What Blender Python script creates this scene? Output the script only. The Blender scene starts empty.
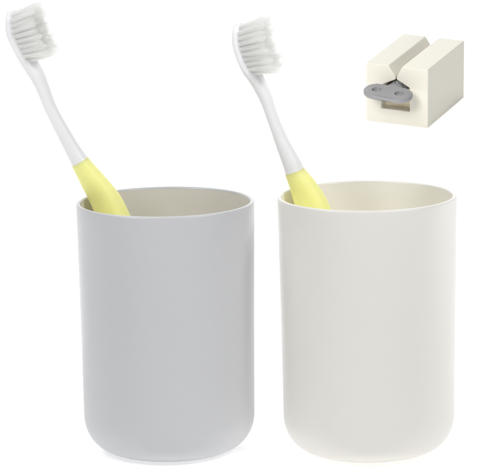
import bpy, bmesh, math, random
from mathutils import Vector, Matrix, noise
random.seed(7)
S = bpy.context.scene
COL = S.collection

# ------------------------------------------------------------------ camera
cam_d = bpy.data.cameras.new('camera')
cam = bpy.data.objects.new('camera', cam_d); COL.objects.link(cam)
cr = Vector((0.99987663, -0.00288938, -0.01543928))
cu = Vector((0.01570732, 0.18392866, 0.98281409))
cf = Vector((0.0, 0.98293535, -0.18395135))
m = Matrix((cr, cu, -cf)).transposed().to_4x4()
m.translation = Vector((0.0, -1.47440302, 0.36734703))
cam.matrix_world = m
cam_d.sensor_fit = 'HORIZONTAL'; cam_d.sensor_width = 36.0
cam_d.lens = 36.0 * 3580.5 / 478.0
cam_d.clip_start = 0.05; cam_d.clip_end = 50.0
S.camera = cam

# ------------------------------------------------------------------ world and studio lamps
w = bpy.data.worlds.new('World'); S.world = w; w.use_nodes = True
w.node_tree.nodes['Background'].inputs['Color'].default_value = (1.0, 1.0, 1.0, 1)
w.node_tree.nodes['Background'].inputs['Strength'].default_value = 0.02

def softbox(name, loc, aim, sx, sy, power, color=(1, 1, 1), spread=180):
    d = bpy.data.lights.new(name, 'AREA'); d.shape = 'RECTANGLE'; d.size = sx; d.size_y = sy
    d.energy = power; d.color = color; d.spread = math.radians(spread)
    o = bpy.data.objects.new(name, d); COL.objects.link(o)
    o.location = loc
    o.rotation_euler = (Vector(aim) - Vector(loc)).to_track_quat('-Z', 'Y').to_euler()
    return o
softbox('backdrop_softbox', (0.0, 0.9, 1.7), (0.0, 2.0, 0.6), 2.0, 0.5, 29.0)
softbox('front_softbox', (0.05, -0.75, 0.95), (0.0, 0.0, 0.1), 0.4, 0.4, 1.5)
softbox('upper_right_softbox', (0.35, -0.30, 0.45), (0.01, 0.0, 0.11), 0.15, 0.15, 0.21, spread=70)
softbox('right_low_softbox', (0.42, 0.12, 0.12), (-0.03, 0.0, 0.06), 0.25, 0.25, 0.15)
softbox('upper_left_softbox', (-0.35, -0.3, 0.45), (0.01, 0.0, 0.12), 0.15, 0.15, 0.20, spread=70)
softbox('squeezer_softbox', (-0.35, 0.12, 0.62), (0.1, 0.73, 0.05), 0.3, 0.3, 0.5)
softbox('squeezer_low_softbox', (-0.12, 0.22, 0.27), (0.1, 0.73, 0.05), 0.18, 0.18, 2.0)

S.view_settings.view_transform = 'Standard'
S.view_settings.look = 'None'
S.view_settings.exposure = 0.25
S.view_settings.gamma = 1.0
S.render.engine = 'CYCLES'
S.cycles.max_bounces = 24
S.cycles.diffuse_bounces = 16; S.cycles.transparent_max_bounces = 40

# ------------------------------------------------------------------ materials
def mat(name, color, rough=0.5, spec=0.5, sss=0.0, sss_r=(1, 1, 1), sss_scale=0.004, bump=0.0, bump_scale=2500.0,
        mottle=0.0, emission=None, trans=0.0, coat=0.0):
    ma = bpy.data.materials.new(name); ma.use_nodes = True
    nt = ma.node_tree; b = nt.nodes['Principled BSDF']
    b.inputs['Base Color'].default_value = (*color, 1)
    b.inputs['Roughness'].default_value = rough
    b.inputs['Specular IOR Level'].default_value = spec
    b.inputs['Subsurface Weight'].default_value = sss
    b.inputs['Subsurface Radius'].default_value = sss_r
    b.inputs['Subsurface Scale'].default_value = sss_scale
    b.inputs['Transmission Weight'].default_value = trans
    b.inputs['Coat Weight'].default_value = coat
    b.inputs['Coat Roughness'].default_value = 0.28
    tc = nt.nodes.new('ShaderNodeTexCoord')
    if bump:
        n = nt.nodes.new('ShaderNodeTexNoise'); n.inputs['Scale'].default_value = bump_scale
        n.inputs['Detail'].default_value = 3
        bp = nt.nodes.new('ShaderNodeBump'); bp.inputs['Strength'].default_value = bump
        bp.inputs['Distance'].default_value = 0.0002
        nt.links.new(tc.outputs['Object'], n.inputs['Vector'])
        nt.links.new(n.outputs['Fac'], bp.inputs['Height'])
        nt.links.new(bp.outputs['Normal'], b.inputs['Normal'])
    if mottle:
        n = nt.nodes.new('ShaderNodeTexNoise'); n.inputs['Scale'].default_value = 45.0
        n.inputs['Detail'].default_value = 4
        r = nt.nodes.new('ShaderNodeMapRange')
        r.inputs['To Min'].default_value = 1 - mottle; r.inputs['To Max'].default_value = 1 + mottle
        mx = nt.nodes.new('ShaderNodeVectorMath'); mx.operation = 'SCALE'
        mx.inputs[0].default_value = color
        nt.links.new(tc.outputs['Object'], n.inputs['Vector'])
        nt.links.new(n.outputs['Fac'], r.inputs['Value'])
        nt.links.new(r.outputs['Result'], mx.inputs['Scale'])
        nt.links.new(mx.outputs['Vector'], b.inputs['Base Color'])
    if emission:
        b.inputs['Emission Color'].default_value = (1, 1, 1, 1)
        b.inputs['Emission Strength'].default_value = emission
    return ma
M_glow_sheet = mat('glowing_white_sheet', (0.82, 0.82, 0.82), rough=1.0, spec=0.0, emission=0.375)  # emission added to keep the sheet pure white and wash out contact shadows
M_grey = mat('grey_plastic', (0.562, 0.567, 0.583), rough=0.42, spec=0.6, coat=0.1, bump=0.12, mottle=0.012)
M_grey_in = mat('grey_plastic_inside', (0.665, 0.64, 0.595), rough=0.6, spec=0.25, bump=0.1)
M_white = mat('offwhite_plastic', (0.765, 0.748, 0.705), rough=0.42, spec=0.6, coat=0.1, bump=0.12, mottle=0.012)
M_white_in = mat('offwhite_plastic_inside', (0.83, 0.81, 0.76), rough=0.6, spec=0.25, bump=0.1)
M_handle = mat('translucent_white_plastic', (0.87, 0.87, 0.885), rough=0.35, spec=0.4)
M_grip = mat('soft_yellow_rubber', (0.97, 0.955, 0.37), rough=0.5, spec=0.35, sss=0.5, sss_r=(1, 0.95, 0.4), sss_scale=0.005,
             bump=0.15, bump_scale=1800)
M_bristle = mat('nylon_bristle', (0.985, 0.985, 0.98), rough=0.4, spec=0.4)
nt = M_bristle.node_tree
tr = nt.nodes.new('ShaderNodeBsdfTransparent')   # clear nylon lets some light straight through
mx = nt.nodes.new('ShaderNodeMixShader'); mx.inputs['Fac'].default_value = 0.6
tl = nt.nodes.new('ShaderNodeBsdfTranslucent'); tl.inputs['Color'].default_value = (0.995, 0.995, 0.99, 1)
m2 = nt.nodes.new('ShaderNodeMixShader'); m2.inputs['Fac'].default_value = 0.65
nt.links.new(nt.nodes['Principled BSDF'].outputs['BSDF'], m2.inputs[1]); nt.links.new(tl.outputs['BSDF'], m2.inputs[2])
nt.links.new(m2.outputs['Shader'], mx.inputs[1]); nt.links.new(tr.outputs['BSDF'], mx.inputs[2])
nt.links.new(mx.outputs['Shader'], nt.nodes['Material Output'].inputs['Surface'])
M_cream = mat('cream_plastic', (0.635, 0.612, 0.535), rough=0.45, spec=0.4, sss=0.25, sss_r=(1, .8, .5), sss_scale=0.003, bump=0.1, mottle=0.01)
M_tan = mat('tan_glow_tint', (0.86, 0.76, 0.56), rough=0.5, spec=0.3)  # tan painted in for the warm light inside the translucent cream block
M_key = mat('matte_grey_plastic', (0.24, 0.237, 0.245), rough=0.45, spec=0.4, bump=0.1)

# ------------------------------------------------------------------ helpers
def finish(name, bm, mats, parent=None, smooth=True, angle=35):
    me = bpy.data.meshes.new(name); bm.normal_update(); bm.to_mesh(me); bm.free()
    for x in (mats if isinstance(mats, (list, tuple)) else [mats]): me.materials.append(x)
    o = bpy.data.objects.new(name, me); COL.objects.link(o)
    if parent: o.parent = parent
    if smooth:
        for p in me.polygons: p.use_smooth = True
        me.set_sharp_from_angle(angle=math.radians(angle))
    return o
def tag(o, label, cat, group=None):
    o['label'] = label; o['category'] = cat
    if group: o['group'] = group
def empty(name, loc, rot=(0, 0, 0)):
    o = bpy.data.objects.new(name, None); o.empty_display_size = 0.02
    o.location = loc; o.rotation_euler = rot; COL.objects.link(o); return o
def rings_to_bm(bm, rings, cap0=True, cap1=True, mat_of=None):
    vs = [[bm.verts.new(p) for p in r] for r in rings]
    n = len(vs[0])
    for i in range(len(vs) - 1):
        for j in range(n):
            f = bm.faces.new((vs[i][j], vs[i][(j + 1) % n], vs[i + 1][(j + 1) % n], vs[i + 1][j]))
            if mat_of: f.material_index = mat_of(i)
    if cap0: bm.faces.new(list(reversed(vs[0])))
    if cap1: bm.faces.new(vs[-1])

# ------------------------------------------------------------------ the surface: a white sweep with an added glow
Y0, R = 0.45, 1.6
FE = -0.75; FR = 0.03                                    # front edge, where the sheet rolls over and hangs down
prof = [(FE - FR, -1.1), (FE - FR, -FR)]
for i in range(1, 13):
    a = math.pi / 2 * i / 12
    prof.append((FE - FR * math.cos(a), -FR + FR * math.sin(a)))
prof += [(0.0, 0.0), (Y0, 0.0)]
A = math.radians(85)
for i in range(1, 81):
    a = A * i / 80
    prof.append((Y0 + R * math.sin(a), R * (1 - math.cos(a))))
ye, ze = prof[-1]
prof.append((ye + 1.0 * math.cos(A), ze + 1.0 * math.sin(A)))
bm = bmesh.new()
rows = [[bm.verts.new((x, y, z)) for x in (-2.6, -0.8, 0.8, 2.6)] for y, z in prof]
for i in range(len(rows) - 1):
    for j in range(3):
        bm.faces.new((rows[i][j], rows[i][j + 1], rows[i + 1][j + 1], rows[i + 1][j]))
sweep = finish('white_backdrop', bm, M_glow_sheet, angle=80)
sweep['kind'] = 'structure'

# ------------------------------------------------------------------ cups
def make_cup(name, loc, H, Rt, Rb, fr, mo, mi, label):
    th = 0.0019; lip = th / 2
    P = [(0.0, 0.0012), (Rb * 0.55, 0.0012), (Rb * 0.60, 0.0002)]   # raised centre underneath, then the standing ring
    for k in range(0, 25):
        a = math.pi / 2 * k / 24
        e = 2 / 2.15
        P.append((Rb - fr + fr * math.sin(a) ** e, fr - fr * math.cos(a) ** e))
    for k in range(1, 16):
        t = k / 15
        P.append((Rb + (Rt - Rb) * t, fr + (H - lip - fr) * t))
    for k in range(1, 9):                                   # rounded lip
        a = math.pi * k / 8
        P.append((Rt - lip + lip * math.cos(a), H - lip + lip * math.sin(a)))
    n_out = len(P) - 1
    ri = Rb - th; fi = fr - th * 0.7
    for k in range(1, 16):
        t = 1 - k / 15
        P.append((ri + (Rt - th - ri) * t, fr + (H - lip - fr) * t))
    for k in range(1, 17):
        a = math.pi / 2 * (1 - k / 16)
        P.append((ri - fi + fi * math.sin(a), th + 0.0006 + (fr - th - 0.0006) * (1 - math.cos(a))))
    P.append((0.0, th + 0.0006))
    bm = bmesh.new(); n = 160
    prev = None
    for i, (r, z) in enumerate(P):
        if r == 0: cur = [bm.verts.new((0, 0, z))]
        else: cur = [bm.verts.new((r * math.cos(2 * math.pi * j / n), r * math.sin(2 * math.pi * j / n), z)) for j in range(n)]
        if prev:
            for j in range(n):
                k = (j + 1) % n
                if len(prev) == 1: f = bm.faces.new((prev[0], cur[k], cur[j]))
                elif len(cur) == 1: f = bm.faces.new((prev[j], prev[k], cur[0]))
                else: f = bm.faces.new((prev[j], prev[k], cur[k], cur[j]))
                f.material_index = 1 if i > n_out else 0
        prev = cur
    bmesh.ops.recalc_face_normals(bm, faces=bm.faces)
    o = finish(name, bm, [mo, mi], angle=50)
    o.location = loc
    tag(o, label, 'cup', 'two tumblers standing side by side')
    return o
make_cup('tumbler', (-0.0306, 0, 0.0), 0.10675, 0.03729, 0.03603, 0.0165, M_grey, M_grey_in,
         'light grey matte plastic tumbler, the darker of the two cups, holding a leaning toothbrush')
make_cup('tumbler', (0.0535, -0.0069, 0.0), 0.10916, 0.03736, 0.03591, 0.0165, M_white, M_white_in,
         'off-white matte plastic tumbler with a warm cream inside, the paler of the two cups')

# ------------------------------------------------------------------ toothbrushes
def catmull(P, t):
    n = len(P) - 1; i = min(int(t), n - 1); u = t - i
    p0, p1, p2, p3 = P[max(i - 1, 0)], P[i], P[i + 1], P[min(i + 2, n)]
    return [0.5 * (2 * b + (c - a) * u + (2 * a - 5 * b + 4 * c - d) * u * u + (3 * b - a - 3 * c + d) * u ** 3)
            for a, b, c, d in zip(p0, p1, p2, p3)]

def make_brush(pts, foot, phi, split, head_n, label, seed):
    """pts: centre line in the brush's own upright plane (x, z, half width b, half width c) from the head tip to the foot."""
    rnd = random.Random(seed)
    root = empty('toothbrush', foot)
    tag(root, label, 'toothbrush', 'toothbrushes standing in the tumblers')
    P = [(x - foot[0], z - foot[2], hb, hc) for x, z, hb, hc in pts]
    def frame(t):
        x, z, hb, hc = catmull(P, t)
        x2, z2, _, _ = catmull(P, min(t + 0.05, len(P) - 1)); x1, z1, _, _ = catmull(P, max(t - 0.05, 0))
        ax = Vector((x1 - x2, 0, z1 - z2)).normalized()          # up along the brush
        side = Vector((ax.z, 0, -ax.x))                          # right-up in the picture plane
        b = side * math.cos(phi) + Vector((0, -1, 0)) * math.sin(phi)
        c = ax.cross(b)
        return Vector((x, 0, z)), ax, b, c, max(hb, 1e-4), max(hc, 1e-4)
    def loft(t0, t1, steps, name, ma, end0=False, end1=False, grow=0.0, ex=2.4, parent=root, cap0=True, cap1=True):
        bm = bmesh.new(); rings = []
        n = 36
        seq = [(t0 + (t1 - t0) * i / steps, 1.0, 0.0) for i in range(steps + 1)]
        def ring(t, sc, off):
            o, ax, b, c, hb, hc = frame(t)
            out = []
            for j in range(n):
                a = 2 * math.pi * j / n
                ca, sa = math.cos(a), math.sin(a)
                out.append(o + ax * off + b * (hb + grow) * sc * math.copysign(abs(ca) ** (2 / ex), ca)
                           + c * (hc + grow) * sc * math.copysign(abs(sa) ** (2 / ex), sa))
            return out
        if end0:
            hb = frame(t0)[4]
            for k in (5, 4, 3, 2, 1):
                a = math.pi / 2 * k / 6
                rings.append(ring(t0, math.cos(a), hb * math.sin(a)))
        for t, sc, off in seq: rings.append(ring(t, sc, off))
        if end1:
            hb = frame(t1)[4]
            for k in (1, 2, 3, 4, 5):
                a = math.pi / 2 * k / 6
                rings.append(ring(t1, math.cos(a), -hb * math.sin(a)))
        rings_to_bm(bm, rings, cap0=cap0, cap1=cap1)
        bmesh.ops.recalc_face_normals(bm, faces=bm.faces)
        return finish(name, bm, ma, parent, angle=60)
    last = len(P) - 1
    loft(head_n, split, 90, 'handle', M_handle, cap0=False)
    head = loft(0, head_n, 50, 'head', M_handle, end0=True, cap1=False)
    loft(split - 0.02, last, 80, 'grip', M_grip, end0=False, end1=True, grow=0.0001)
    # tufts: a grid on the head's front face
    cum = [0.0]; N = 60
    for i in range(1, N + 1):
        a = frame(head_n * (i - 1) / N)[0]; b_ = frame(head_n * i / N)[0]; cum.append(cum[-1] + (b_ - a).length)
    def at_len(s):
        for i in range(1, N + 1):
            if cum[i] >= s: return head_n * (i - 1 + (s - cum[i - 1]) / (cum[i] - cum[i - 1])) / N
        return head_n
    oA, oB = frame(at_len(0.0015))[0], frame(at_len(0.0205))[0]
    axm = (oA - oB).normalized(); bm_dir = (Vector((axm.z, 0, -axm.x)) * math.cos(phi) + Vector((0, -1, 0)) * math.sin(phi))
    rows = 10; L0 = 0.0005; L1 = 0.0208
    for r in range(rows):
        s = L0 + (L1 - L0) * r / (rows - 1)
        t = at_len(s)
        o, ax, b, c, hb, hc = frame(t)
        ncol = 3 if r in (0, rows - 1) else 4
        for q in range(ncol):
            cc = (q - (ncol - 1) / 2) * 0.00235
            base = o + b * (hb * 0.82) + c * cc
            rel = (r / (rows - 1)) * 2 - 1
            lean = axm * (-(0.06 if rel > 0 else 0.11) * rel + rnd.uniform(-.04, .04)) + c * (cc * 45 + rnd.uniform(-.04, .04))
            d = (bm_dir + lean).normalized()
            length = 0.0124 + (0.0010 if (r + q) % 2 else 0.0) + rnd.uniform(-0.0003, 0.0004)
            if r == 0: length += 0.0010
            tb = bmesh.new()
            u = d.orthogonal().normalized(); v = d.cross(u)
            for k in range(60):
                rr = 0.00108 * math.sqrt((k + .5) / 60); an = k * 2.39996
                off = u * rr * math.cos(an) + v * rr * math.sin(an)
                flare = off * rnd.uniform(0.30, 0.55) + (u * rnd.uniform(-1, 1) + v * rnd.uniform(-1, 1)) * 0.00012
                ll = length * (1 - 0.13 * (rr / 0.00108) ** 2) + rnd.uniform(-0.00018, 0.00008)
                A0 = base + off; B0 = base + off + d * ll * .6 + flare * .4; C0 = base + off + d * ll + flare
                fr_ = 0.00009
                prev = None
                for pt, sc in ((A0, 1), (B0, 1), (C0, .75)):
                    cur = [tb.verts.new(pt + (u * math.cos(2 * math.pi * g / 5) + v * math.sin(2 * math.pi * g / 5)) * fr_ * sc) for g in range(5)]
                    if prev:
                        for g in range(5): tb.faces.new((prev[g], prev[(g + 1) % 5], cur[(g + 1) % 5], cur[g]))
                    prev = cur
                tb.faces.new(prev)
            finish('bristle_tuft', tb, M_bristle, head, angle=60)
    return root

# half widths along the bristle direction (b) and across it (c)
b1 = [(-0.0931, 0.1856, .0016, .0036), (-0.0929, 0.1836, .0019, .0050), (-0.0925, 0.1782, .0021, .0056), (-0.0907, 0.1735, .0021, .0057),
      (-0.0885, 0.1689, .0022, .0056), (-0.0857, 0.1638, .0025, .0050), (-0.0832, 0.1591, .0027, .0040), (-0.0808, 0.1532, .0026, .0031),
      (-0.0777, 0.1447, .0025, .0027), (-0.0713, 0.1318, .0029, .0030), (-0.0660, 0.1220, .0037, .0037), (-0.0606, 0.1134, .0051, .0046),
      (-0.0549, 0.1039, .0064, .0053), (-0.0489, 0.0888, .0066, .0054), (-0.0414, 0.0672, .0062, .0052), (-0.0321, 0.0411, .0058, .0050),
      (-0.0232, 0.0170, .0053, .0047), (-0.0190, 0.0085, .0050, .0045)]
make_brush(b1, (-0.0190, 0.0090, 0.0030), math.radians(25), 9.95, 5.6,
           'white toothbrush with pale yellow grip leaning left out of the light grey tumbler', 3)
b2 = [(0.0016, 0.1799, .0016, .0036), (0.0014, 0.1776, .0019, .0050), (0.0015, 0.1730, .0021, .0056), (0.0028, 0.1680, .0021, .0057),
      (0.0049, 0.1629, .0022, .0056), (0.0075, 0.1587, .0026, .0047), (0.0095, 0.1550, .0027, .0038), (0.0123, 0.1485, .0026, .0029),
      (0.0148, 0.1409, .0024, .0026), (0.0182, 0.1315, .0028, .0029), (0.0224, 0.1217, .0037, .0037), (0.0242, 0.1170, .0042, .0040),
      (0.0271, 0.1115, .0054, .0048), (0.0308, 0.1033, .0067, .0054), (0.0361, 0.0888, .0068, .0055), (0.0434, 0.0672, .0064, .0053),
      (0.0520, 0.0413, .0060, .0050), (0.0602, 0.0173, .0055, .0047), (0.0635, 0.0085, .0050, .0045)]
make_brush(b2, (0.0635, 0.0020, 0.0030), math.radians(25), 10.7, 5.3,
           'white toothbrush with pale yellow grip leaning left out of the off-white tumbler', 11)

# ------------------------------------------------------------------ tube squeezer on the rising part of the sweep
TH = 0.1739; YAW = -0.4197
sqz = empty('tube_squeezer', (0.0992, Y0 + R * math.sin(TH), R * (1 - math.cos(TH)) + 0.0002))
sqz.matrix_world = Matrix.Translation(sqz.location) @ Matrix.Rotation(TH, 4, 'X') @ Matrix.Rotation(YAW, 4, 'Z')
tag(sqz, 'cream plastic toothpaste tube squeezer block with a notched top and grey two-hole key', 'tube squeezer')
W_, D_, H_ = 0.0412, 0.0645, 0.0381
def st(s, t): return ((s - .5) * W_, (1 - t) * H_)
outline = [st(0, 1), st(1, 1), st(1, 0), st(.585, 0), st(.497, .18), st(.494, .235),
           st(.705, .35), st(.705, .75), st(.245, .75), st(.245, .35), st(.478, .235), st(.475, .18), st(.363, 0), st(0, 0)]
bm = bmesh.new()
f0 = [bm.verts.new((x, 0, z)) for x, z in outline]
f1 = [bm.verts.new((x, D_, z)) for x, z in outline]
bm.faces.new(f0); bm.faces.new(list(reversed(f1)))
for i in range(len(f0)):
    j = (i + 1) % len(f0); bm.faces.new((f0[j], f0[i], f1[i], f1[j]))
bmesh.ops.recalc_face_normals(bm, faces=bm.faces)
body = finish('squeezer_body', bm, M_cream, sqz, smooth=False)
bv = body.modifiers.new('bevel', 'BEVEL'); bv.width = 0.0007; bv.segments = 3; bv.limit_method = 'ANGLE'; bv.angle_limit = math.radians(25)
bv.harden_normals = False
for p in body.data.polygons: p.use_smooth = True
body.data.set_sharp_from_angle(angle=math.radians(80))

prism_later = [st(.225, .44), st(.725, .44), st(.725, .775), st(.225, .775)]
# key: winding rod inside the block, flat two-hole handle in front of it
key = empty('winding_key', (0, 0, 0)); key.parent = sqz
def prism(outl, y0, y1, name, ma, parent, bev=0.0004):
    bm = bmesh.new()
    a = [bm.verts.new((x, y0, z)) for x, z in outl]; b = [bm.verts.new((x, y1, z)) for x, z in outl]
    bm.faces.new(a); bm.faces.new(list(reversed(b)))
    for i in range(len(a)):
        j = (i + 1) % len(a); bm.faces.new((a[j], a[i], b[i], b[j]))
    bmesh.ops.recalc_face_normals(bm, faces=bm.faces)
    o = finish(name, bm, ma, parent, smooth=False)
    q = o.modifiers.new('bevel', 'BEVEL'); q.width = bev; q.segments = 2; q.limit_method = 'ANGLE'
    for p in o.data.polygons: p.use_smooth = True
    o.data.set_sharp_from_angle(angle=math.radians(60))
    return o
prism(prism_later, 0.007, D_ - 0.002, 'recess_filler', M_tan, sqz)  # added block, makes the deep cavity shallow and brighter inside
rod = prism([st(.37, .375), st(.37, .43), st(.60, .43), st(.60, .375), st(.515, .262), st(.495, .262), st(.482, .37), st(.462, .37),
             st(.474, .262), st(.455, .275)], -0.0012, D_ - 0.004, 'winding_rod', M_key, key)
# handle plate: two round ends joined by a slightly waisted bar, a hole through each end
def plate():
    bm = bmesh.new(); cx = 0.00745; r = 0.0083; hr = 0.0028
    zt = 0.0259; th = 0.0032; yc = -0.0128; n = 96
    def outl(a, shrink):
        # polar outline of the waisted stadium
        ca, sa = math.cos(a), math.sin(a)
        best = 0
        lo, hi = 0, 0.03
        for _ in range(30):
            mid = (lo + hi) / 2; x, y = mid * ca, mid * sa
            ax = max(abs(x) - cx, 0)
            waist = 0.0006 * (1 - min(abs(x) / cx, 1) ** 2)
            inside = math.hypot(ax, y) < r - waist - shrink
            if inside: lo = mid
            else: hi = mid
        return (lo * ca, lo * sa)
    from mathutils.geometry import delaunay_2d_cdt
    def layer(shrink, hshrink):
        o = [Vector(outl(2 * math.pi * i / n, shrink)) for i in range(n)]
        hs = []
        for sgn in (-1, 1):
            hs.append([Vector((sgn * cx + (hr - hshrink) * math.cos(2 * math.pi * i / 32), (hr - hshrink) * math.sin(2 * math.pi * i / 32))) for i in range(32)])
        return o, hs
    levels = [(zt, .0009, -.0003), (zt - .00025, .0004, -.0001), (zt - .0008, 0, 0), (zt - th + .0008, 0, 0), (zt - th + .00025, .0004, -.0002), (zt - th, .0009, -.0005)]
    ringsO, ringsH = [], [[], []]
    for z, s, h in levels:
        o, hs = layer(s, h)
        ringsO.append([bm.verts.new((p.x, p.y + yc, z)) for p in o])
        for k in range(2): ringsH[k].append([bm.verts.new((p.x, p.y + yc, z)) for p in hs[k]])
    for rs in (ringsO, *ringsH):
        for i in range(len(rs) - 1):
            m_ = len(rs[i])
            for j in range(m_): bm.faces.new((rs[i][j], rs[i][(j + 1) % m_], rs[i + 1][(j + 1) % m_], rs[i + 1][j]))
    for lv in (0, len(levels) - 1):
        vs = ringsO[lv] + ringsH[0][lv] + ringsH[1][lv]
        co = [v.co.xy for v in vs]; edges = []
        st_ = 0
        for m_ in (n, 32, 32):
            edges += [(st_ + i, st_ + (i + 1) % m_) for i in range(m_)]; st_ += m_
        res = delaunay_2d_cdt(co, edges, [], 0, 1e-9)
        for tri in res[2]:
            idx = [res[3][i][0] for i in tri]
            c = (co[idx[0]] + co[idx[1]] + co[idx[2]]) / 3
            if abs(c.x) - cx > 0 and math.hypot(abs(c.x) - cx, c.y - yc) > r: continue
            if math.hypot(abs(c.x) - cx, c.y - yc) < hr + 0.0003: continue
            try: bm.faces.new([vs[i] for i in idx])
            except ValueError: pass
    bmesh.ops.recalc_face_normals(bm, faces=bm.faces)
    pl = finish('key_handle', bm, M_key, key, angle=40)
    c = Vector((-0.0006, yc, zt - th / 2))
    pl.matrix_local = (Matrix.Translation(c + Vector((-0.0002, 0, -0.0002))) @ Matrix.Rotation(math.radians(3.2), 4, 'Y')
                       @ Matrix.Rotation(math.radians(9), 4, 'X') @ Matrix.Translation(Vector((0, -yc, -(zt - th / 2)))))
plate()
# tapering stem from the rod to the handle
bm = bmesh.new(); rings = []
for y, hw, z0, z1 in ((-0.0058, .0072, .0233, .0256), (-0.003, .0062, .0230, .0262), (0.0, .0046, .0225, .0272), (0.002, .0036, .0225, .0278)):
    n = 24; zc = (z0 + z1) / 2; hz = (z1 - z0) / 2
    rings.append([Vector((-0.0006 + hw * math.cos(2 * math.pi * j / n), y, zc + hz * math.sin(2 * math.pi * j / n))) for j in range(n)])
rings_to_bm(bm, rings); bmesh.ops.recalc_face_normals(bm, faces=bm.faces)
finish('key_stem', bm, M_key, key)
